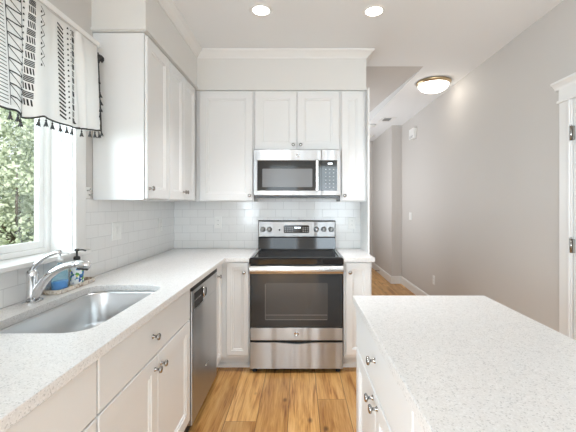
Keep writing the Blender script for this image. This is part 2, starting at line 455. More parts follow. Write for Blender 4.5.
# backsplash tile
struct('wall_backsplash_back', box(XL + .009, 0.608, YB - .008, YB, CT + .0005, 1.46), M['tile_x'])
tl = MB(); tl.box(XL, XL + .008, 0.30, 2.02, CT + .0005, 1.088); tl.box(XL, XL + .008, 2.02, YB - .008, CT + .0005, 1.405)
struct('wall_backsplash_left', tl, M['tile_y'])

# window over the sink
wn = MB()
JX = -1.375
wn.box(XL - .13, XL, WY1 - .012, WY1, WZ0, WZ1); wn.box(XL - .13, XL, WY0, WY0 + .012, WZ0, WZ1); wn.box(XL - .13, XL, WY0 + .012, WY1 - .012, WZ1 - .012, WZ1)
win = struct('window_1', wn, M['trim'])
cs = MB()
cs.box(XL, XL + .020, WY1 - .008, WY1 + .085, WZ0, WZ1 + .09, .004); cs.box(XL, XL + .020, WY0 - .085, WY0 + .008, WZ0, WZ1 + .09, .004)
cs.box(XL, XL + .020, WY0 + .008, WY1 - .008, WZ1 - .008, WZ1 + .09, .004)
cs.build('casing', M['trim'], win)
box(XL - .13, XL + .045, WY0 - .10, WY1 + .095, WZ0 - .022, WZ0, .004).build('stool', M['trim'], win)
fr = MB(); a, b_ = WY0 + .012, WY1 - .012; zt = WZ1 - .012
def frame(mb, x0, x1, y0, y1, z0, z1, w, wb=None):
    wb = wb or w
    mb.box(x0, x1, y0, y0 + w, z0, z1, .003); mb.box(x0, x1, y1 - w, y1, z0, z1, .003)
    mb.box(x0, x1, y0 + w, y1 - w, z0, z0 + wb, .003); mb.box(x0, x1, y0 + w, y1 - w, z1 - w, z1, .003)
frame(fr, JX - .05, JX + .012, a, b_, WZ0 + .001, zt, .026)
fr.build('frame', M['vinyl'], win)
sa = MB(); ym = (a + b_) / 2 + 0.0
frame(sa, JX - .030, JX - .004, ym - .02, b_ - .026, WZ0 + .027, zt - .026, .036)
sa.build('sash', M['vinyl'], win)
sb = MB(); frame(sb, JX - .046, JX - .031, a + .026, ym + .02, WZ0 + .027, zt - .026, .036); sb.build('sash', M['vinyl'], win)
box(JX - .019, JX - .015, ym + .012, b_ - .06, WZ0 + .06, zt - .06).build('pane', M['pane'], win)
box(JX - .040, JX - .036, a + .06, ym - .012, WZ0 + .06, zt - .06).build('pane', M['pane'], win)

# door on the right wall with casing
dm = MB()
dm.box(XR - .018, XR, 2.275, 2.385, 0, 2.065, .004)
dm.box(XR - .024, XR, 2.29, 2.305, 0, 2.065, .003)
dm.box(XR - .022, XR, 1.39, 2.385, 2.066, 2.16, .003)
dm.box(XR - .018, XR, 1.39, 1.49, 0, 2.065, .004)
dm.box(XR - .030, XR, 1.385, 2.395, 2.060, 2.078, .004)
dm.prism([(0, 0), (-.022, 0), (-.026, .012), (-.040, .028), (-.052, .036), (-.052, .05), (0, .05)], (XR, 1.35, 2.155), (1, 0, 0), (0, 0, 1), (0, 1, 0), 1.07)
struct('trim_2', dm, M['trim'])
dr = struct('door_1', box(XR - .012, XR - .001, 1.495, 2.268, 0.01, 2.058, .003), M['trim'])
for z in (0.35, 1.105, 1.835):
    hb = MB(); hb.lathe((XR - .024, 2.272, z - .045), [(.007, 0), (.007, .09)], n=10); hb.lathe((XR - .024, 2.272, z + .045), [(.008, 0), (.006, .006), (.003, .011)], n=10)
    hb.box(XR - .026, XR - .013, 2.252, 2.272, z - .045, z + .045); hb.box(XR - .021, XR - .0185, 2.272, 2.286, z - .045, z + .045)
    hb.build('hinge', M['nickel'], dr)

# ------------------------------------------------------------------ cabinetry
def shaker(o, U, V, N, w, h, t=.019, st=.062, slab=False, name='door', parent=None, mats=None):
    o = Vector(o); U = Vector(U); V = Vector(V); N = Vector(N)
    def ring(i, n): n += .0025 if n == 0 else 0; return [o + U * i + V * i + N * n, o + U * (w - i) + V * i + N * n, o + U * (w - i) + V * (h - i) + N * n, o + U * i + V * (h - i) + N * n]
    R = [ring(0, 0), ring(0, t - .003), ring(.003, t)]
    if not slab:
        st = min(st, w * 0.3)
        R += [ring(st, t), ring(st + .003, t - .005), ring(st + .012, t - .005), ring(st + .016, t - .011)]
    return MB().rings(R).build(name, mats or M['cab'], parent)
KNOB = None
def knob(p, N, parent):
    p = Vector(p)
    return MB().lathe(p, [(.0095, 0), (.0095, .002), (.006, .005), (.0052, .016), (.009, .019), (.0145, .022), (.0155, .026), (.013, .030), (.006, .0315), (0, .032)], N, 18, True).build('knob', M['nickel'], parent, base=p)
GU = 'white shaker upper cabinets'
GB = 'white shaker base cabinets'
NX, NY = (1, 0, 0), (0, -1, 0)
UX = -0.935    # left upper face plane (doors stand on it)
UYf = 3.18     # back upper face plane
UZ0, UZ1 = 1.402, 2.408
def carcass(p, x0, x1, y0, y1, z0, z1): return box(x0, x1, y0, y1, z0, z1, .0015).build('carcass', M['cab'], p)
# left wall, single door
c = thing('upper_cabinet', (-1.09, 2.30, UZ0), 'single-door white upper cabinet on left wall, nearest the window', 'cabinet', GU)
carcass(c, XL + .003, UX, 2.108, 2.473, UZ0, UZ1)
d = shaker((UX, 2.116, UZ0 + .008), (0, 1, 0), (0, 0, 1), NX, .352, UZ1 - UZ0 - .022, parent=c)
knob((UX + .019, 2.146, 1.472), NX, d)
# left wall, double door
c = thing('upper_cabinet', (-1.09, 2.80, UZ0), 'two-door white upper cabinet on left wall, next to the inside corner', 'cabinet', GU)
carcass(c, XL + .003, UX, 2.475, 3.155, UZ0, UZ1)
d = shaker((UX, 2.481, UZ0 + .008), (0, 1, 0), (0, 0, 1), NX, .308, UZ1 - UZ0 - .022, parent=c); knob((UX + .019, 2.765, 1.472), NX, d)
d = shaker((UX, 2.793, UZ0 + .008), (0, 1, 0), (0, 0, 1), NX, .308, UZ1 - UZ0 - .022, parent=c); knob((UX + .019, 2.817, 1.472), NX, d)
# back wall, left
c = thing('upper_cabinet', (-0.65, 3.3, UZ0), 'single-door white upper cabinet on back wall, left of the microwave', 'cabinet', GU)
carcass(c, UX + .001, -0.408, UYf, YB - .003, UZ0, UZ1)
d = shaker((-0.898, UYf, UZ0 + .008), (1, 0, 0), (0, 0, 1), NY, .480, UZ1 - UZ0 - .022, parent=c); knob((-0.446, UYf - .019, 1.455), NY, d)
# back wall, over the microwave
c = thing('upper_cabinet', (-0.02, 3.3, 1.858), 'short two-door white upper cabinet directly above the microwave', 'cabinet', GU)
carcass(c, -0.406, 0.372, UYf, YB - .003, 1.860, UZ1)
d = shaker((-0.399, UYf, 1.868), (1, 0, 0), (0, 0, 1), NY, .379, UZ1 - 1.868 - .014, parent=c); knob((-0.052, UYf - .019, 1.912), NY, d)
d = shaker((-0.016, UYf, 1.868), (1, 0, 0), (0, 0, 1), NY, .379, UZ1 - 1.868 - .014, parent=c); knob((0.016, UYf - .019, 1.912), NY, d)
# back wall, right, narrow
c = thing('upper_cabinet', (0.49, 3.3, UZ0), 'narrow white upper cabinet on back wall, right of the microwave', 'cabinet', GU)
carcass(c, 0.374, 0.606, UYf, YB - .003, UZ0, UZ1)
d = shaker((0.386, UYf, UZ0 + .008), (1, 0, 0), (0, 0, 1), NY, .200, UZ1 - UZ0 - .022, parent=c); knob((0.412, UYf - .019, 1.455), NY, d)

# base cabinets: carcass + toe board with shoe strip
BX = -0.645; BYf = 2.877; CB = CT - .034; TK = 0.115
def base_left(y0, y1, label):
    c = thing('base_cabinet', (-0.95, (y0 + y1) / 2, 0), label, 'cabinet', GB)
    return c
c = base_left(0.30, 1.088, 'white base cabinet with drawer nearest the camera, left of the sink cabinet')
carcass(c, XL + .01, BX, 0.30, 1.088, TK, CB); box(XL + .01, BX - .075, .30, 1.088, 0, TK).build('toe_board', M['cab'], c)
d = shaker((BX, 0.305, 0.716), (0, 1, 0), (0, 0, 1), NX, .779, .174, slab=True, name='drawer_front', parent=c); knob((BX + .019, 0.694, 0.807), NX, d)
for y in (0.305, 0.697): d = shaker((BX, y, 0.135), (0, 1, 0), (0, 0, 1), NX, .387, .575, parent=c); knob((BX + .019, 0.66 if y < .5 else 0.73, 0.645), NX, d)
# sink base: open topped box so that the basin hangs free
c = base_left(1.090, 2.022, 'white two-door sink base cabinet with wide false drawer front, beside the dishwasher')
k = MB(); y0, y1 = 1.090, 2.022
k.box(XL + .01, BX, y0, y0 + .018, TK, CB); k.box(XL + .01, BX, y1 - .018, y1, TK, CB); k.box(XL + .01, BX, y0 + .018, y1 - .018, TK, TK + .018)
k.box(XL + .01, XL + .02, y0 + .018, y1 - .018, TK + .018, .65); k.box(BX - .018, BX, y0 + .018, y1 - .018, TK + .018, CB)
k.build('carcass', M['cab'], c); box(XL + .01, BX - .075, y0, y1, 0, TK).build('toe_board', M['cab'], c)
d = shaker((BX, 1.095, 0.716), (0, 1, 0), (0, 0, 1), NX, .917, .174, slab=True, name='drawer_front', parent=c); knob((BX + .019, 1.50, 0.806), NX, d)
d = shaker((BX, 1.095, 0.135), (0, 1, 0), (0, 0, 1), NX, .457, .575, parent=c); knob((BX + .019, 1.522, 0.655), NX, d)
d = shaker((BX, 1.555, 0.135), (0, 1, 0), (0, 0, 1), NX, .457, .575, parent=c); knob((BX + .019, 1.585, 0.655), NX, d)
# narrow unit between dishwasher and corner
c = base_left(2.652, 2.855, 'narrow white base cabinet between the dishwasher and the inside corner')
carcass(c, XL + .01, BX, 2.652, 2.875, TK, CB); box(XL + .01, BX - .075, 2.652, 2.95, 0, TK).build('toe_board', M['cab'], c)
d = shaker((BX, 2.660, 0.135), (0, 1, 0), (0, 0, 1), NX, .180, .763, st=.045, parent=c); knob((BX + .019, 2.690, 0.820), NX, d)
# back run left
def shoe(p, x0, x1): MB().prism([(0, 0), (-.015, 0), (-.015, .022), (-.008, .032), (0, .036)], (x0, BYf + .090, 0), (0, 1, 0), (0, 0, 1), (1, 0, 0), x1 - x0).build('shoe_strip', M['trim'], p)
c = thing('base_cabinet', (-0.55, 3.1, 0), 'white single-door base cabinet in the corner left of the range', 'cabinet', GB)
carcass(c, -0.644, -0.405, BYf, YB, TK, CB); box(-0.700, -0.405, BYf + .09, YB, 0, TK).build('toe_board', M['cab'], c); shoe(c, -0.70, -.405)
d = shaker((-0.592, BYf, 0.141), (1, 0, 0), (0, 0, 1), NY, .178, .757, st=.040, parent=c); knob((-0.447, BYf - .019, 0.822), NY, d)
c = thing('base_cabinet', (0.48, 3.1, 0), 'white narrow base cabinet right of the range at the counter end', 'cabinet', GB)
carcass(c, 0.366, 0.596, BYf, YB, TK, CB); box(0.366, 0.596, BYf + .09, YB, 0, TK).build('toe_board', M['cab'], c); shoe(c, .366, .596)
d = shaker((0.384, BYf, 0.141), (1, 0, 0), (0, 0, 1), NY, .200, .757, st=.050, parent=c); knob((0.416, BYf - .019, 0.822), NY, d)

# island cabinet
IX = 0.287
c = thing('island_cabinet', (0.57, 1.1, 0), 'white island base cabinet with one drawer over two doors, right foreground', 'cabinet', GB)
carcass(c, IX, 0.862, 0.30, 1.645, TK - .015, CB); box(IX + .07, 0.85, .30, 1.60, 0, TK - .015).build('toe_board', M['cab'], c)
NXm = (-1, 0, 0)
d = shaker((IX, 1.637, 0.713), (0, -1, 0), (0, 0, 1), NXm, .810, .184, slab=True, name='drawer_front', parent=c); knob((IX - .019, 1.232, 0.822), NXm, d)
d = shaker((IX, 1.637, 0.120), (0, -1, 0), (0, 0, 1), NXm, .403, .585, parent=c); knob((IX - .019, 1.268, 0.672), NXm, d)
d = shaker((IX, 1.230, 0.120), (0, -1, 0), (0, 0, 1), NXm, .403, .585, parent=c); knob((IX - .019, 1.198, 0.672), NXm, d)
d = shaker((IX, 0.822, 0.120), (0, -1, 0), (0, 0, 1), NXm, .500, .777, parent=c)

# ------------------------------------------------------------------ worktops
def round_rect(x0, x1, y0, y1, r, n=8):
    out = []
    for cx, cy, a0 in ((x1 - r, y1 - r, 0), (x0 + r, y1 - r, PI / 2), (x0 + r, y0 + r, PI), (x1 - r, y0 + r, 1.5 * PI)):
        for i in range(n + 1):
            a = a0 + PI / 2 * i / n; out.append((cx + r * math.cos(a), cy + r * math.sin(a)))
    return out
SK = (-1.105, -0.715, 1.175, 1.885)
def worktop_mesh():
    bm = bmesh.new()
    outer = [(XL + .009, 0.28), (-0.600, 0.28), (-0.600, 2.845), (-0.404, 2.845), (-0.404, YB - .009), (XL + .009, YB - .009)]
    hole = round_rect(*SK, .095)
    ed = []
    for loop in (outer, hole):
        vs = [bm.verts.new((x, y, CT)) for x, y in loop]
        ed += [bm.edges.new((vs[i], vs[(i + 1) % len(vs)])) for i in range(len(vs))]
    bmesh.ops.triangle_fill(bm, use_beauty=True, use_dissolve=False, edges=ed)
    ret = bmesh.ops.extrude_face_region(bm, geom=bm.faces[:])
    for g in ret['geom']:
        if isinstance(g, bmesh.types.BMVert): g.co.z -= .033
    bmesh.ops.recalc_face_normals(bm, faces=bm.faces[:])
    me = bpy.data.meshes.new('worktop'); bm.to_mesh(me); bm.free(); me.materials.append(M['quartz'])
    o = bpy.data.objects.new('worktop', me); COL.objects.link(o)
    bv = o.modifiers.new('edge', 'BEVEL'); bv.width = .0025; bv.segments = 2; bv.limit_method = 'ANGLE'; bv.angle_limit = math.radians(50)
    return o
GW = 'speckled white quartz worktops'
tag(worktop_mesh(), 'long L-shaped white quartz worktop along the left wall, with the sink cut out', 'worktop', GW)
tag(box(0.364, 0.618, 2.845, YB - .009, CT - .033, CT, .0025).build('worktop', M['quartz']), 'small white quartz worktop piece right of the range', 'worktop', GW)
tag(box(0.254, 0.881, 0.28, 1.665, CT - .034, CT, .003).build('worktop', M['quartz']), 'speckled white quartz island worktop in the right foreground', 'worktop', GW)

# ------------------------------------------------------------------ sink
def sink():
    x0, x1, y0, y1 = SK; zt = CT - .0345
    R = []
    for dz, ins, r in ((0, -.02, .11), (0, .000, .095), (-.01, .004, .092), (-.15, .008, .088), (-.185, .018, .08), (-.20, .045, .06), (-.204, .10, .03)):
        R.append([(x, y, zt + dz) for x, y in round_rect(x0 + ins, x1 - ins, y0 + ins, y1 - ins, r)])
    m = MB().rings(R, False, True, True)
    # outer skin so that the bowl has thickness
    R2 = [[(x, y, z - .0015) for x, y, z in R[0]]] + [[(x + (0.004 if x > (x0 + x1) / 2 else -0.004), y, z - .004) for x, y, z in r] for r in R[1:]]
    m.rings(R2, False, True, True)
    o = tag(m.build('kitchen_sink', M['sinksteel'], None, (x0 + .2, y0 + .35, zt - .21)), 'undermount stainless steel sink bowl with rounded corners in the left counter', 'sink')
    dcx, dcy = -0.93, 1.60
    MB().lathe((dcx, dcy, zt - .2035), [(.055, 0), (.055, .003), (.045, .004), (.040, .001), (.015, .0005), (.012, .006), (0, .007)], n=24).build('drain', M['chrome'], o)
sink()

# ------------------------------------------------------------------ faucet
fx, fy = -1.185, 1.555
f = thing('faucet', (fx, fy, CT), 'chrome single-lever kitchen faucet with low arched spout behind the sink', 'faucet')
m = MB()
rr = [[(x, y, CT + z) for x, y in round_rect(fx - .026 + i, fx + .030 - i, fy - .045 + i, fy + .045 - i, .025 - i * .5)] for z, i in ((0, 0), (.005, 0), (.008, .004))]
m.rings(rr, True, True); m.build('base_plate', M['chrome'], f)
MB().lathe((fx, fy, CT + .008), [(.024, 0), (.023, .02), (.021, .05), (.0205, .085), (.022, .105), (.0235, .115), (.020, .128), (.010, .136), (0, .138)], n=24).build('body', M['chrome'], f)
def bez(p0, p1, p2, p3, n=14):
    o = []
    for i in range(n + 1):
        t = i / n; q = 1 - t
        o.append(tuple(q**3 * a + 3 * q * q * t * b + 3 * q * t * t * c_ + t**3 * d_ for a, b, c_, d_ in zip(p0, p1, p2, p3)))
    return o
sp = bez((fx + .004, fy, CT + .015), (fx + .055, fy + .002, CT + .115), (fx + .11, fy + .006, CT + .162), (fx + .192, fy + .010, CT + .166))
MB().tube(sp, [.021 - .007 * i / (len(sp) - 1) for i in range(len(sp))], 16).build('spout', M['chrome'], f)
hd = bez((fx + .185, fy + .010, CT + .166), (fx + .205, fy + .011, CT + .166), (fx + .225, fy + .012, CT + .164), (fx + .248, fy + .013, CT + .158), 6)
h_ = MB().tube(hd, [.0145, .0165, .0175, .018, .018, .017, .013], 16).build('spray_head', M['chrome'], f)
MB().tube([(fx + .195, fy + .011, CT + .150), (fx + .238, fy + .013, CT + .145)], [.009, .009], 10).build('spray_face', M['rubber'], h_)
lv = bez((fx - .002, fy, CT + .130), (fx + .010, fy, CT + .175), (fx + .05, fy + .005, CT + .205), (fx + .115, fy + .015, CT + .222))
MB().tube(lv, [.0135, .013, .012, .0115, .011, .0105, .010, .0095, .009, .0088, .0085, .0082, .0085, .009, .0075], 12).build('lever_handle', M['chrome'], f)

# ------------------------------------------------------------------ soap tray with two bottles
def patterned():
    m = mat('patterned beige ceramic', (0.6, 0.55, 0.47), 0.4)
    nt, ns, ln, b = nodes(m)
    tc = ns.new('ShaderNodeTexCoord'); v = ns.new('ShaderNodeTexVoronoi'); v.inputs['Scale'].default_value = 95
    ln.new(tc.outputs['Object'], v.inputs['Vector'])
    s_ = ns.new('ShaderNodeSeparateColor'); ln.new(v.outputs['Color'], s_.inputs[0])
    ln.new(ramp(ns, ln, s_.outputs[0], [(0, (0.30, 0.22, 0.16)), (.25, (0.62, 0.56, 0.47)), (.7, (0.70, 0.65, 0.57)), (1, (0.42, 0.40, 0.42))]), b.inputs['Base Color'])
    return m
M['tray'] = patterned()
tx0, tx1, ty0, ty1 = -1.234, -1.142, 1.668, 1.985
R = []
for z, i in ((0, .006), (.004, .001), (.022, 0), (.0225, .003), (.005, .006)):
    R.append([(x, y, CT + z) for x, y in round_rect(tx0 + i, tx1 - i, ty0 + i, ty1 - i, .030 - i)])
tag(MB().rings(R, True, True).build('soap_tray', M['tray'], None, (-1.19, 1.84, CT)), 'beige patterned oblong soap tray on the counter behind the sink', 'tray')
def clear_plastic():
    m = bpy.data.materials.new('clear bottle plastic'); m.use_nodes = True
    nt = m.node_tree; ns = nt.nodes; ln = nt.links
    out = ns['Material Output']; b = ns['Principled BSDF']
    b.inputs['Base Color'].default_value = (0.42, 0.76, 0.88, 1); b.inputs['Roughness'].default_value = .1
    t = ns.new('ShaderNodeBsdfTransparent'); t.inputs[0].default_value = (0.86, 0.95, 0.98, 1)
    mx = ns.new('ShaderNodeMixShader'); mx.inputs[0].default_value = .32
    ln.new(t.outputs[0], mx.inputs[1]); ln.new(b.outputs[0], mx.inputs[2]); ln.new(mx.outputs[0], out.inputs[0])
    return m
M['clearplastic'] = clear_plastic()
M['blueliq'] = mat('blue dish soap', (0.0, 0.22, 0.72), 0.2)
M['whitebottle'] = mat('white bottle plastic', (0.82, 0.84, 0.83), 0.25)
M['clearpump'] = mat('frosted pump plastic', (0.72, 0.72, 0.71), 0.3)
tz = CT + .0055
b1 = (-1.190, 1.742, tz)
b = thing('soap_bottle', b1, 'clear pump bottle of blue dish soap, left one on the tray', 'bottle', 'soap bottles on the tray')
ang = 0
MB().lathe(b1, [(.042, 0), (.047, .006), (.048, .05), (.047, .085), (.040, .105), (.024, .122), (.013, .130), (.013, .140)], n=24, sx=.62, sy=1.0).build('bottle_body', M['clearplastic'], b)
MB().lathe((b1[0], b1[1], b1[2] + .003), [(.039, 0), (.0450, .005), (.0462, .044), (.0, .0445)], n=24, sx=.60, sy=1.0).build('soap', M['blueliq'], b, label='vivid blue liquid soap in the lower third')
p = MB().lathe((b1[0], b1[1], b1[2] + .140), [(.015, 0), (.015, .014), (.011, .020), (.006, .021), (.006, .040), (.011, .041), (.011, .052), (0, .054)], n=16)
p.tube([(b1[0], b1[1], b1[2] + .186), (b1[0] + .022, b1[1] + .012, b1[2] + .185), (b1[0] + .034, b1[1] + .018, b1[2] + .180)], .0045, 8)
p.build('pump', M['clearpump'], b)
b2 = (-1.188, 1.872, tz)
b = thing('soap_bottle', b2, 'white pump bottle with floral label and black pump, right one on the tray', 'bottle', 'soap bottles on the tray')
MB().lathe(b2, [(.029, 0), (.032, .005), (.032, .095), (.029, .108), (.018, .120), (.013, .126), (.013, .132)], n=24).build('bottle_body', M['whitebottle'], b)
def floral():
    m = mat('floral label', (0.8, 0.8, 0.8), 0.4)
    nt, ns, ln, bb_ = nodes(m)
    tc = ns.new('ShaderNodeTexCoord'); v = ns.new('ShaderNodeTexVoronoi'); v.inputs['Scale'].default_value = 85
    ln.new(tc.outputs['Object'], v.inputs['Vector'])
    s_ = ns.new('ShaderNodeSeparateColor'); ln.new(v.outputs['Color'], s_.inputs[0])
    r = ramp(ns, ln, s_.outputs[0], [(0, (0.02, 0.08, 0.30)), (.22, (0.05, 0.25, 0.45)), (.36, (0.10, 0.35, 0.08)), (.5, (0.62, 0.60, 0.05)), (.58, (0.78, 0.82, 0.82))])
    bpy_r = [n for n in ns if n.type == 'VALTORGB'][0]; bpy_r.color_ramp.interpolation = 'CONSTANT'
    ln.new(r, bb_.inputs['Base Color']); return m
M['floral'] = floral()
MB().lathe((b2[0], b2[1], b2[2] + .012), [(.0325, 0), (.0325, .078)], n=24, caps=False).build('label_wrap', M['floral'], b, label='white label with blue, green and yellow flowers')
p = MB().lathe((b2[0], b2[1], b2[2] + .132), [(.016, 0), (.016, .012), (.012, .018), (.005, .019), (.005, .045), (.010, .046), (.012, .052), (.010, .058), (0, .059)], n=16)
p.tube([(b2[0], b2[1], b2[2] + .185), (b2[0] + .025, b2[1] + .008, b2[2] + .184), (b2[0] + .042, b2[1] + .012, b2[2] + .179)], .0045, 8)
p.build('pump', M['rubber'], b, label='black pump top')

# ------------------------------------------------------------------ dishwasher
y0, y1 = 2.030, 2.646; DXF = -0.622
w = thing('dishwasher', (-0.93, 2.34, 0), 'stainless steel dishwasher under the left counter beside the sink cabinet', 'dishwasher')
box(XL + .02, DXF - .045, y0, y1, .10, CB - .004).build('tub', M['blacktoe'], w)
dm = MB(); fz0, fz1 = .085, CB - .040
dm.box(DXF - .043, DXF, y0 + .003, y1 - .003, fz0, .745, .004)
dm.box(DXF - .043, DXF, y0 + .003, y0 + .05, .745, fz1, .002); dm.box(DXF - .043, DXF, y1 - .05, y1 - .003, .745, fz1, .002)
dm.box(DXF - .043, DXF, y0 + .05, y1 - .05, .845, fz1, .002)
dm.box(DXF - .043, DXF, 2.29, y1 - .05, .745, .845, .002)
dd = dm.build('door', M['steel_dark'], w)
box(DXF - .043, DXF - .006, y0 + .05, 2.29, .745, .845).build('control_panel', M['rubber'], dd)
MB().lathe((DXF - .001, 2.315, .80), [(.038, -.004), (.038, .003), (.030, .005), (.026, .001), (0, .001)], NX, 24).build('handle_cup', M['chrome'], dd)
lg = MB()
for i in range(5): lg.box(DXF - .0065, DXF - .0055, y0 + .075 + i * .03, y0 + .09 + i * .03, .79, .797)
lg.build('button', M['print_grey'], dd)
MB().tube([(DXF + .0005, 2.33, .30), (DXF + .0005, 2.36, .308), (DXF + .0005, 2.40, .302)], .003, 6).build('badge', M['chrome'], dd)
box(DXF - .035, DXF + .002, y0 + .003, y1 - .003, fz1 + .001, CB - .002).build('door_top', M['rubber'], dd, label='black plastic strip along the top edge of the door')
box(DXF - .09, DXF - .05, y0 + .003, y1 - .003, 0.0, .10).build('toe_panel', M['blacktoe'], w)

# ------------------------------------------------------------------ range
rc = -0.021; rx0, rx1 = rc - .380, rc + .380; RF = 2.850
r = thing('range', (rc, 3.15, 0), 'freestanding stainless electric range with black glass cooktop on the back wall', 'range')
rb = MB(); rb.box(rx0, rx1, RF + .045, 3.45, .045, .905); rb.box(rx0, rx1, RF + .020, RF + .045, .235, .90); rb.box(rx0, rx1, RF + .015, RF + .045, .05, .235)
rb.build('body', M['black'], r)
# cooktop: bevelled black frame with inset glass
ct = MB(); ring = lambda i, z: [(rx0 - .003 + i, RF - .012 + i, z), (rx1 + .003 - i, RF - .012 + i, z), (rx1 + .003 - i, 3.412 - i * .2, z), (rx0 - .003 + i, 3.412 - i * .2, z)]
ct.rings([ring(.004, .887), ring(0, .890), ring(0, .930), ring(.008, .940), ring(.028, .944), ring(.034, .938)], True, True)
cto = ct.build('cooktop', M['cooktop'], r)
for sgn in (-1, 1):
    xx = rc + sgn * .352
    box(xx - .004, xx + .004, RF + .02, 3.40, .9435, .9455).build('edge_trim', M['steel'], cto)
def ringmesh(cx, cy, ro, ri, z, n=40):
    v = []; fcs = []
    for k in range(n):
        a = 2 * PI * k / n
        v += [(cx + ro * math.cos(a), cy + ro * math.sin(a), z), (cx + ri * math.cos(a), cy + ri * math.sin(a), z)]
    for k in range(n):
        k2 = (k + 1) % n; fcs.append((2 * k, 2 * k2, 2 * k2 + 1, 2 * k + 1))
    return MB().add(v, fcs)
for cx, cy, ro in ((rc - .18, 3.00, .11), (rc + .18, 3.00, .095), (rc - .18, 3.26, .080), (rc + .18, 3.26, .10), (rc, 3.29, .055)):
    ringmesh(cx, cy, ro, ro - .003, .9384).build('burner_ring', M['ring'], cto)
# backguard
bgm = MB()
bgm.prism([(3.425, 1.055), (3.418, 1.213), (3.424, 1.219), (3.452, 1.219), (3.452, .93), (3.410, .93), (3.418, 1.050)], (rx0 + .004, 0, 0), (0, 1, 0), (0, 0, 1), (1, 0, 0), rx1 - rx0 - .008)
bgo = bgm.build('backguard', M['cooktop'], r)
pm = MB(); pm.prism([(3.408, 1.058), (3.400, 1.064), (3.398, 1.206), (3.404, 1.213), (3.424, 1.213), (3.425, 1.058)], (rx0 + .012, 0, 0), (0, 1, 0), (0, 0, 1), (1, 0, 0), rx1 - rx0 - .024)
cp = pm.build('control_panel', M['steel'], r)
PYF = 3.399
dsp = MB(); dsp.rings([[(x, PYF + .002, z) for x, z in round_rect(rc - .128, rc + .120, 1.097, 1.174, .015)], [(x, PYF - .003, z) for x, z in round_rect(rc - .128, rc + .120, 1.097, 1.174, .015)]])
do = dsp.build('display', M['mwglass'], cp)
dg = MB()
for i in range(4): dg.box(rc - .022 + i * .016, rc - .012 + i * .016, PYF - .0036, PYF - .003, 1.142, 1.158)
dg.build('clock_digits', M['digits'], cp)
for cx in [rc - .110 + i * .022 for i in range(4)] + [rc + .062 + i * .022 for i in range(3)]:
    for cz in (1.112, 1.130, 1.148): box(cx - .006, cx + .006, PYF - .0036, PYF - .003, cz - .004, cz + .004).build('key', M['print_grey'], cp)
def rknob(cx):
    c0 = Vector((cx, PYF + .0005, 1.134))
    q = MB().lathe(c0, [(.026, 0), (.026, .004), (.021, .006), (.019, .022), (.016, .026), (0, .027)], NY, 24)
    q.box(cx - .0035, cx + .0035, PYF - .034, PYF - .022, 1.118, 1.150, .0015)
    q.build('control_knob', M['steel'], cp, base=c0)
for cx in (rc - .345 + .015, rc - .275 + .008, rc + .190, rc + .262, rc + .332): rknob(cx)
MB().lathe((rc - .168, PYF + .001, 1.128), [(.008, 0), (.008, .004), (0, .005)], NY, 14).build('indicator', M['black'], cp)
# oven door
od = MB(); od.box(rx0 + .006, rx1 - .006, RF, RF + .019, .372, .884, .003)
odo = od.build('oven_door', M['ovenglass'], r)
wi = MB()
wx0, wx1, wz0, wz1 = rc - .255, rc + .255, .433, .735
wi.rings([[(x, RF - .0002, z) for x, z in round_rect(wx0, wx1, wz0, wz1, .012)], [(x, RF - .0008, z) for x, z in round_rect(wx0, wx1, wz0, wz1, .012)]])
wo = wi.build('window_glass', M['ovenglass_in'], odo)
wf = MB()
for z in (.435, .473): wf.box(wx0 + .004, wx1 - .004, RF - .0016, RF - .0008, z, z + .0025)
wf.box(wx0, wx0 + .002, RF - .0016, RF - .0008, .437, .725); wf.build('rack_line', M['print_grey'], odo)
tp = MB(); tp.box(rx0 + .004, rx1 - .004, RF - .004, RF + .018, .269, .369, .003); tpo = tp.build('lower_trim', M['steel'], odo)
bd = MB().lathe((rc + .0, RF - .0038, .322), [(.020, 0), (.020, .0015), (.017, .0025), (.0165, .001), (0, .001)], NY, 28)
bd.tube([(rc + .010 * math.cos(a) * (1 - a / 9), RF - .0055, .322 + .010 * math.sin(a) * (1 - a / 9)) for a in [i * .35 for i in range(18)]], .0018, 6)
bd.build('badge', M['chrome'], odo)
# towel bar handle, wide and flat
hm = MB()
prof = []
for k in range(14):
    a = 2 * PI * k / 14; prof.append((-.012 + .013 * math.cos(a), .032 * math.sin(a)))
hm.prism(prof, (rx0 + .004, RF - .035, .850), (0, 1, 0), (0, 0, 1), (1, 0, 0), rx1 - rx0 - .008)
for x in (rx0 + .03, rx1 - .03): hm.box(x - .018, x + .018, RF - .037, RF + .002, .833, .867, .004)
hm.build('handle', M['handle_steel'], odo)
# storage drawer with a scooped black finger pull
dw = MB(); n = 24; top = []
for i in range(n + 1):
    t = i / n; x = rx0 + .004 + t * (rx1 - rx0 - .008); u = abs(t - .5) / .24
    dip = .014 * (0.5 + 0.5 * math.cos(PI * min(u, 1))) if u < 1 else 0
    top.append((x, .252 - dip))
prof = [(rx0 + .004, .040), (rx1 - .004, .040)] + top[::-1]
dw.prism(prof, (0, RF - .006, 0), (1, 0, 0), (0, 0, 1), (0, 1, 0), .021)
dwo = dw.build('storage_drawer', M['steel'], r)
for x in (rx0 + .035, rx1 - .035):
    MB().lathe((x, RF + .045, 0), [(.020, 0), (.021, .008), (.012, .014), (.008, .05)], n=14).build('foot', M['rubber'], r)

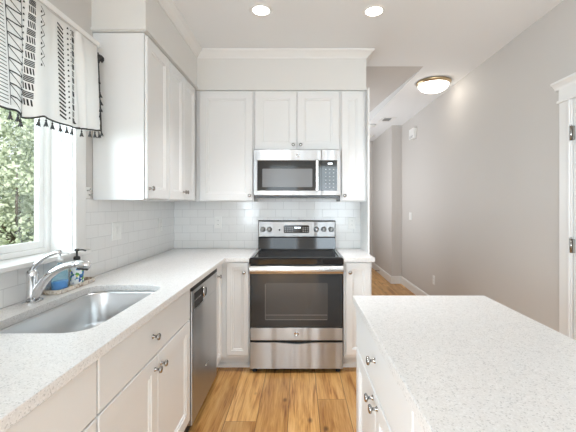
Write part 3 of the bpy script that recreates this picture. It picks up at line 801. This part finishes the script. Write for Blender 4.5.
# ------------------------------------------------------------------ microwave
mx0, mx1 = -0.398, 0.363; MF = 3.084; mz0, mz1 = 1.455, 1.856
mw = thing('microwave', ((mx0 + mx1) / 2, 3.27, mz0), 'stainless over-the-range microwave mounted under the short upper cabinet', 'microwave')
box(mx0 + .004, mx1 - .004, MF + .045, YB - .009, mz0 - .012, mz1, .003).build('body', M['black'], mw)
split = 0.200
gx0, gx1, gz0, gz1 = mx0 + .030, split - .012, 1.496, 1.764
dm = MB()
dm.box(mx0, split - .001, MF, MF + .044, gz1, mz1, .003); dm.box(mx0, split - .001, MF, MF + .044, mz0, gz0, .003)
dm.box(mx0, gx0, MF, MF + .044, gz0, gz1, .0015)
do = dm.build('door', M['steel'], mw)
gl = box(gx0, split - .001, MF + .002, MF + .044, gz0, gz1).build('window_glass', M['mwglass'], do)
sm = MB(); sm.rings([[(x, MF + .002, z) for x, z in round_rect(mx0 + .075, split - .082, 1.528, 1.690, .006)], [(x, MF + .001, z) for x, z in round_rect(mx0 + .075, split - .082, 1.528, 1.690, .006)]])
sm.build('screen', M['mwscreen'], do)
hm = MB(); hx = split - .042
hm.box(hx - .014, hx + .014, MF - .038, MF - .020, gz0 - .005, gz1 + .002, .006)
for z in (gz0 + .02, gz1 - .022): hm.box(hx - .010, hx + .010, MF - .022, MF + .004, z - .010, z + .010, .002)
hm.build('handle', M['handle_steel'], do)
pn = MB(); pn.box(split + .001, mx1, MF, MF + .044, gz1, mz1, .003); pn.box(split + .001, mx1, MF, MF + .044, mz0, gz0, .003); pn.box(mx1 - .028, mx1, MF, MF + .044, gz0, gz1, .0015)
po = pn.build('side_panel', M['steel'], mw)
kp = box(split + .001, mx1 - .028, MF + .002, MF + .044, gz0, gz1).build('control_panel', M['mwglass'], mw)
for i in range(3):
    for j in range(6): box(split + .030 + i * .034, split + .042 + i * .034, MF + .0012, MF + .002, 1.522 + j * .032, 1.528 + j * .032).build('key', M['print_grey'], kp)
kd = box(split + .055, split + .095, MF + .0012, MF + .002, 1.728, 1.742).build('clock_digits', M['digits'], kp)
bd = MB().lathe((mx0 + .385, MF + .0005, 1.808), [(.014, 0), (.014, .0015), (.011, .0025), (.0105, .001), (0, .001)], NY, 24); bd.build('badge', M['chrome'], do)
vg = MB(); vg.box(mx0 + .006, mx1 - .006, MF + .006, MF + .20, mz0 - .022, mz0 - .002, .003); vg.build('vent_grille', M['black'], mw)

# ------------------------------------------------------------------ wall plates
GP = 'white wall plates'
def plate(c, N, w, h, kind, label, cat):
    c = Vector(c); N = Vector(N); U = Vector((0, 0, 1)).cross(N); V = Vector((0, 0, 1))
    def pt(u, v, n): return c + U * u + V * v + N * n
    t = thing('wall_outlet' if kind != 'switch' else 'light_switch', c, label, cat, GP)
    q = MB()
    q.rings([[pt(u, v, 0) for u, v in round_rect(-w / 2, w / 2, -h / 2, h / 2, .004, 3)], [pt(u, v, .004) for u, v in round_rect(-w / 2, w / 2, -h / 2, h / 2, .004, 3)],
             [pt(u, v, .006) for u, v in round_rect(-w / 2 + .004, w / 2 - .004, -h / 2 + .004, h / 2 - .004, .003, 3)]])
    q.build('cover_plate', M['plate'], t)
    if kind == 'outlet':
        for vz in (-.020, .020):
            s_ = MB().rings([[pt(u, v + vz, .0055) for u, v in round_rect(-.016, .016, -.014, .014, .008, 4)], [pt(u, v + vz, .0085) for u, v in round_rect(-.016, .016, -.014, .014, .008, 4)]]).build('socket', M['plate'], t)
            sl_ = MB()
            for uu in (-.006, .006):
                sl_.rings([[pt(uu + a * .001, vz + .003 + b_ * .004, .0085) for a, b_ in ((-1, -1), (1, -1), (1, 1), (-1, 1))], [pt(uu + a * .001, vz + .003 + b_ * .004, .0089) for a, b_ in ((-1, -1), (1, -1), (1, 1), (-1, 1))]])
            sl_.build('slot', M['slot'], s_)
    else:
        ng = 1 if w < .09 else 2
        for g in range(ng):
            uo = (g - (ng - 1) / 2) * .046
            MB().rings([[pt(u + uo, v, .0055) for u, v in round_rect(-.016, .016, -.033, .033, .002, 2)], [pt(u + uo, v, .009 if v > 0 else .0075) for u, v in round_rect(-.016, .016, -.033, .033, .002, 2)]]).build('rocker', M['plate'], t)
    return t
plate((XL + .008, 2.37, 1.195), NX, .118, .120, 'switch', 'white double switch plate on left tiled wall, nearest the window', 'switch')
plate((XL + .008, 3.12, 1.195), NX, .072, .118, 'outlet', 'white outlet on left tiled wall near the inside corner', 'outlet')
plate((-0.800, YB - .008, 1.195), NY, .072, .118, 'outlet', 'white outlet on back tiled wall left of the range', 'outlet')
plate((0.520, YB - .008, 1.190), NY, .072, .118, 'outlet', 'white outlet on back tiled wall right of the range', 'outlet')
plate((XR, 4.64, 0.375), NXm, .072, .118, 'outlet', 'white outlet low on the right greige wall above the baseboard', 'outlet')
plate((XR, 5.62, 1.19), NXm, .118, .118, 'switch', 'white switch plate at chest height on the right greige wall', 'switch')
# chime box on the right wall
t = thing('door_chime', (XR, 5.42, 2.47), 'white door chime box high on the right greige wall', 'chime')
box(XR - .055, XR, 5.31, 5.53, 2.39, 2.55, .008).build('cover', M['plate'], t)
gr = MB()
for i in range(4): gr.box(XR - .0565, XR - .0545, 5.34, 5.50, 2.405 + i * .010, 2.409 + i * .010)
gr.build('grille', M['print_grey'], t)
# tie hook beside the window
t = thing('cord_hook', (XL, 2.058, 1.40), 'small white two-pronged cord hook on wall between window casing and upper cabinet', 'hook')
box(XL, XL + .006, 2.036, 2.080, 1.41, 1.475, .002).build('hook_plate', M['plate'], t)
for y, z in ((2.048, 1.455), (2.066, 1.43)):
    MB().tube([(XL + .004, y, z), (XL + .020, y, z), (XL + .026, y, z + .010)], .004, 8).build('prong', M['nickel'], t)

# ------------------------------------------------------------------ ceiling fixtures
def spot(x, y, label):
    t = thing('recessed_light', (x, y, H), label, 'ceiling light', 'recessed ceiling lights')
    MB().lathe((x, y, H), [(.060, .004), (.060, -.004), (.082, -.004), (.086, 0)], n=36, caps=False).build('trim_ring', M['trim'], t)
    MB().lathe((x, y, H - .003), [(.061, 0), (.040, -.003), (0, -.004)], n=36, caps=False).build('lens', M['lamp'], t)
    d = bpy.data.lights.new('recessed_bulb', 'SPOT'); d.energy = 64; d.spot_size = math.radians(86); d.spot_blend = 0.7; d.shadow_soft_size = .06; d.color = (.97, .98, 1)
    o = bpy.data.objects.new('recessed_bulb', d); COL.objects.link(o); o.parent = t; o.location = (0, 0, -.02)
spot(-0.27, 2.49, 'left round recessed ceiling light, above the floor before the range')
spot(0.536, 2.50, 'right round recessed ceiling light, near the end of the crown moulding')
dx, dy = 1.512, 3.94
t = thing('dome_light', (dx, dy, H), 'lit flush dome ceiling light with brass rim over the hall', 'ceiling light')
MB().lathe((dx, dy, H), [(.150, 0), (.185, -.004), (.190, -.014), (.178, -.026), (.170, -.034), (.160, -.040)], n=40, caps=False).build('rim', M['brass'], t)
MB().lathe((dx, dy, H), [(.165, -.036), (.160, -.055), (.140, -.080), (.105, -.100), (.06, -.112), (0, -.116)], n=40, caps=False).build('glass_dome', M['dome'], t)
MB().lathe((dx, dy, H - .116), [(.010, .002), (.010, -.006), (.005, -.012), (0, -.013)], n=14).build('finial', M['brass'], t)
vx, vy = 1.42, 5.66
t = thing('ceiling_vent', (vx, vy, H), 'white ceiling air vent with dark slots above the hall', 'vent')
q = MB()
q.box(vx - .12, vx + .12, vy - .15, vy - .09, H - .008, H); q.box(vx - .12, vx + .12, vy + .09, vy + .15, H - .008, H); q.box(vx - .12, vx - .06, vy - .09, vy + .09, H - .008, H); q.box(vx + .06, vx + .12, vy - .09, vy + .09, H - .008, H)
q.build('frame', M['trim'], t)
box(vx - .06, vx + .06, vy - .09, vy + .09, H - .002, H).build('backing', M['slot'], t)
for i in range(2): box(vx - .06, vx + .06, vy - .035 + i * .06, vy - .029 + i * .06, H - .008, H - .003).build('slat', M['trim'], t)
for x, y, lab in ((1.255, 6.05, 'round white smoke detector on hall ceiling, the nearer one'), (1.43, 7.0, 'round white smoke detector on hall ceiling, the farther one')):
    t = thing('smoke_detector', (x, y, H), lab, 'smoke detector', 'hall smoke detectors')
    MB().lathe((x, y, H), [(.070, 0), (.070, -.018), (.060, -.030), (.035, -.034), (.033, -.038), (0, -.039)], n=24).build('housing', M['plate'], t)
    MB().lathe((x + .04, y - .02, H - .033), [(.004, 0), (.003, -.003), (0, -.004)], n=8).build('button', M['print_grey'], t)
# door stop at the hall baseboard
t = thing('door_stop', (1.599, 6.98, .06), 'small dark spring door stop on the hall baseboard', 'door stop')
MB().lathe((1.599, 6.98, .06), [(.014, 0), (.014, .004), (.006, .006), (.006, .06)], NXm, 10).build('spring', M['nickel'], t)
MB().lathe((1.539, 6.98, .06), [(.009, 0), (.010, .012), (0, .014)], NXm, 10).build('tip', M['rubber'], t)

# ------------------------------------------------------------------ valance
VX = -1.150
BZ = [(0.90, 1.755), (1.346, 1.747), (1.423, 1.756), (1.48, 1.737), (1.566, 1.764), (1.643, 1.771), (1.728, 1.765), (1.797, 1.765), (1.926, 1.783), (1.995, 1.793)]
VT = 2.266
def bz(y):
    for (a, za), (b_, zb) in zip(BZ, BZ[1:]):
        if y <= b_:
            t = max(0, (y - a) / (b_ - a)); t = t * t * (3 - 2 * t); return za + (zb - za) * t
    return BZ[-1][1]
def vsurf(y, t, off=0.0):                       # t = 0 top .. 1 bottom
    amp = .005 + .020 * t
    st_ = min(1, max(0, (y - 1.797) / .008)); st_ = st_ * st_ * (3 - 2 * st_)
    fold = .030 * st_ * max(0, 1 - max(0, y - 1.82) / .13) * min(1, .25 + 2.5 * t) -.036 * math.exp(-((y - 1.803 - .012 * t) / .008) ** 2) * min(1, 4 * t) + .016 * math.exp(-((y - 1.835) / .022) ** 2) * (0.3 + t) - .025 * t * math.exp(-((y - 1.478) / .02) ** 2)
    x = VX + amp * (math.sin(y * 29 + 1.0) * .6 + math.sin(y * 13.5 + .4) * .5) + fold + off
    return (x, y + .010 * t * math.sin(y * 24), VT + (bz(y) - VT) * t)
Y0V, Y1V = 0.90, 1.985
v = thing('valance', (VX, 1.44, 2.262), 'white cotton window valance with black tribal print and charcoal tassels over the sink window', 'valance')
fm = MB(); NYv, NT = 180, 16
vs = []; fs = []
for i in range(NYv + 1):
    for j in range(NT + 1): vs.append(vsurf(Y0V + (Y1V - Y0V) * i / NYv, j / NT))
for i in range(NYv):
    for j in range(NT):
        a = i * (NT + 1) + j; fs.append((a, a + NT + 1, a + NT + 2, a + 1))
fm.add(vs, fs, True)
# side return to the wall
n0 = len(fm.v); rv = []
for j in range(NT + 1):
    p = vsurf(Y1V, j / NT); rv += [p, (XL + .024 + .004 * math.sin(j), p[1] + .016, p[2])]
fm.add(rv, [(2 * j, 2 * j + 1, 2 * j + 3, 2 * j + 2) for j in range(NT)], True)
# printed motifs, lying on the cloth
fm.mat(1)
LEAN = [0.0]
def vt(y, z):
    t = (VT - z) / (VT - bz(y)); return y + LEAN[0] * t, t
def ink(y0, z0, y1, z1, w=.0022, seg=4):
    L = math.hypot(y1 - y0, z1 - z0); ny, nz = -(z1 - z0) / L * w / 2, (y1 - y0) / L * w / 2
    vs = []
    for i in range(seg + 1):
        k = i / seg; y = y0 + (y1 - y0) * k; z = z0 + (z1 - z0) * k
        for sg in (1, -1):
            yy, t = vt(y + sg * ny, z + sg * nz); vs.append(vsurf(yy, t, .0018))
    fm.add(vs, [(2 * i, 2 * i + 1, 2 * i + 3, 2 * i + 2) for i in range(seg)])
def tri(y, z, a, b_):
    q = []
    for yy, zz in ((y - a, z - b_), (y + a, z - b_ * .4), (y + a * .5, z + b_), (y - a * .6, z + b_ * .6)):
        q.append(vsurf(*vt(yy, zz), .0018))
    fm.add(q, [(0, 1, 2, 3)])
ZT, ZB = VT - .012, 1.80
def down(z0, z1, step):
    while z0 > z1: yield z0; z0 -= step
def column_stripes(y0, y1):
    LEAN[0] = .030
    for z in down(ZT, ZB - .035, .0145): ink(y0, z, y1, z - .006, .0032)
def column_ladder(y0, y1):
    LEAN[0] = .032
    ink(y0, ZT, y0, ZB - .035, .0042, 10); ink(y1, ZT, y1, ZB - .035, .0030, 10)
    for z in down(ZT, ZB - .02, .050): ink(y0, z, y1, z + .004, .0055); ink(y0, z - .004, y1, z - .042, .0045)
def column_dots(y, a, step=.026, lean=0.0, stop=None):
    LEAN[0] = lean
    for z in down(ZT - .008, stop or ZB, step): tri(y, z, a, a * .8)
def column_blocks(y0, y1, step=.033, lean=-.022, n=4, w=.0046):
    LEAN[0] = lean
    for k, z in enumerate(down(ZT - .004, ZB, step)):
        for q in range(n):
            if k % 2 == 0: ink(y0, z - q * .0068, y1, z - q * .0068 - .003, w)
            else:
                a = y0 + (q + .3) * (y1 - y0) / n; ink(a, z + .002, a + .004, z - .024, w)
def column_zig(y0, y1):
    LEAN[0] = -.020
    for k, z in enumerate(down(ZT, ZB + .19, .024)):
        a, b_ = (y0, y1) if k % 2 == 0 else (y1, y0)
        ink(a, z, b_, z - .024, .0032)
        if k % 2 == 0: LEAN[0] = -.020; tri(y0 + .004, z - .024, .006, .007)
def column_slants(y0, y1, lean=.032):
    LEAN[0] = lean
    for z in down(ZT - .012, ZB, .0195): ink(y0, z, y1, z - .020, .0088)
column_slants(1.065, 1.102); column_dots(1.13, .007)
column_stripes(1.26, 1.346); column_ladder(1.358, 1.444); column_dots(1.462, .0065); column_blocks(1.488, 1.522); column_zig(1.552, 1.580)
column_slants(1.668, 1.704); column_dots(1.735, .0072, .026, .022); column_dots(1.757, .0040, .022, .02, 2.05)
column_blocks(1.765, 1.783, .034, .015, 4, .004)
fm.build('cloth_panel', [M['cloth'], M['ink']], v)
# bottom cord, side cord and tassels
cd = MB(); cd.tube([vsurf(Y0V + (Y1V - Y0V) * i / 120, 1.0, .001) for i in range(121)], .0042, 8)
p = vsurf(Y1V, 1); side = [(p[0] + .002, p[1] + .002, 1.793 + (VT - .03 - 1.793) * i / 24) for i in range(25)]
side = [(vsurf(Y1V, (VT - z) / (VT - 1.793))[0] + .002, Y1V + .004, z) for _, _, z in side]
cd.tube(side, .0035, 8); cd.build('trim_cord', M['tasselm'], v)
tm = MB().lathe((0, 0, 0), [(.0016, 0), (.0016, -.008), (.0040, -.010), (.0045, -.013), (.0032, -.017), (.0045, -.021), (.0085, -.036), (.0075, -.037), (0, -.036)], n=10)
for k in range(7):
    a = k * .9; tm.tube([(.004 * math.cos(a), .004 * math.sin(a), -.024), (.0095 * math.cos(a), .0095 * math.sin(a), -.041)], .0011, 5)
t0 = tm.build('tassel', M['tasselm'], v, base=(0, 0, 0))
def tassel(p, tilt=0, rot=0, first=[True]):
    o = t0 if first[0] else t0.copy()
    if not first[0]: COL.objects.link(o); o.parent = v
    first[0] = False
    o.location = Vector(p) - parent_base(v); o.rotation_euler = (tilt, 0, rot)
ty = [1.12, 1.17, 1.22, 1.27, 1.32, 1.385, 1.438, 1.470, 1.525, 1.578, 1.655, 1.700, 1.738, 1.780, 1.822, 1.894, 1.925, 1.960]
for i, y in enumerate(ty):
    q = vsurf(y, 1.0); tassel((q[0], q[1], q[2] - .001), random.uniform(-.12, .12), i * .7)
for i, z in enumerate((1.800, 1.835, 1.868, 1.900, 1.935, 1.975, 2.02, 2.10)):
    q = vsurf(Y1V, (VT - z) / (VT - 1.793)); tassel((q[0] + .003, q[1] + .004, z), random.uniform(.15, .35), i)
pb = MB(); 
for k in range(90):
    a = random.uniform(0, 2 * PI); c_ = random.uniform(-1, 1); s_ = math.sqrt(1 - c_ * c_); dv = Vector((s_ * math.cos(a), s_ * math.sin(a), c_))
    c0 = Vector((VX + .006, Y1V + .022, 2.208)); pb.tube([c0 + dv * .006, c0 + dv * .024], [.0035, .0022], 5)
pb.lathe((VX + .006, Y1V + .022, 2.208), [(.0, -.015), (.010, -.011), (.015, 0), (.010, .011), (0, .015)], n=12)
pb.build('pompom', M['tasselm'], v)
# flat rod
t = thing('curtain_rod', (XL, 1.44, 2.275), 'flat white curtain rod holding the printed valance over the window', 'curtain rod')
q = MB(); q.box(VX + .012, VX + .018, 0.90, 1.995, 2.267, 2.292, .002); q.build('rod', M['trim'], t)
q = MB(); q.box(XL + .020, VX + .012, 1.989, 1.995, 2.267, 2.292); q.build('return_end', M['trim'], t)
q = MB(); q.box(XL + .020, VX + .012, 0.90, 0.906, 2.267, 2.292); q.build('return_end', M['trim'], t)
# thin pull cord in front of the window jamb
tag(MB().tube([(-1.318, WY1 - .014, 1.90), (-1.310, WY1 - .014, 1.78), (-1.275, WY1 - .014, 1.55), (-1.247, WY1 - .014, 1.355)], .0013, 6).build('pull_cord', M['print_grey']), 'thin grey pull cord slanting across the white window jamb', 'cord')

# ------------------------------------------------------------------ outdoors beyond the sink window
g = struct('ground', box(-30, XL - .17, -6, 30, -.9, -.6), M['lawn'])
def tree(x, y, z0, h, r, nleaf, ls, lm, label, trunk_h, sq=1.0):
    t = thing('garden_tree', (x, y, z0), label, 'tree', 'trees outside the sink window')
    rnd = random.Random(int(x * 100 + y * 10))
    tk = MB(); tk.tube([(x, y, z0), (x + .05, y, z0 + trunk_h * .5), (x, y + .05, z0 + trunk_h + h * .4)], [.11, .09, .04], 8)
    for k in range(7):
        a = k * .9; zb = z0 + trunk_h + k * .12
        tk.tube([(x, y, zb), (x + r * .35 * math.cos(a), y + r * .35 * math.sin(a), zb + .3 * h * .5), (x + r * .7 * math.cos(a), y + r * .7 * math.sin(a), zb + .35 * h)], [.045, .03, .012], 6)
    tk.build('trunk', M['bark'], t)
    m = MB(); cz = z0 + trunk_h + h / 2
    cl = [(rnd.uniform(-.6, .6) * r, rnd.uniform(-.6, .6) * r, rnd.uniform(-.5, .5) * h * .8, rnd.uniform(.3, .5) * r) for _ in range(26)]
    for k in range(nleaf):
        cx, cy, cc, rr_ = cl[k % len(cl)]
        d = Vector((rnd.gauss(0, 1), rnd.gauss(0, 1), rnd.gauss(0, 1))).normalized() * rr_ * rnd.uniform(.5, 1.05)
        c0 = Vector((x + cx, y + cy, cz + cc)) + d * Vector((1, 1, .9)).length / 1.7
        u = Vector((rnd.gauss(0, 1), rnd.gauss(0, 1), rnd.gauss(0, 1))).normalized(); w_ = u.orthogonal().normalized()
        s_ = ls * .6 * rnd.uniform(.6, 1.3)
        m.add([c0 - u * s_, c0 + w_ * s_ * .5, c0 + u * s_, c0 - w_ * s_ * .5], [(0, 1, 2, 3)])
    m.build('foliage', M[lm], t)
tree(-6.7, 8.3, -.6, 4.6, 1.55, 9000, .10, 'leaf', 'bushy grey-green tree outside window, the nearest full-height one', .5)
tree(-11.6, 14.3, -.6, 7.5, 2.7, 8000, .15, 'leaf', 'tall grey-green tree outside window, behind the nearest tree', .9)
tree(-10.4, 8.6, -.6, 5.6, 1.5, 3500, .10, 'leaf', 'grey-green tree outside window, towards the left edge', .9)
tree(-3.75, 4.75, -.6, 1.25, 0.62, 1700, .05, 'leaf2', 'low yellow-green shrub outside window, above the sill', .12)

for o in bpy.data.objects:
    if 'wb' in o: del o['wb']
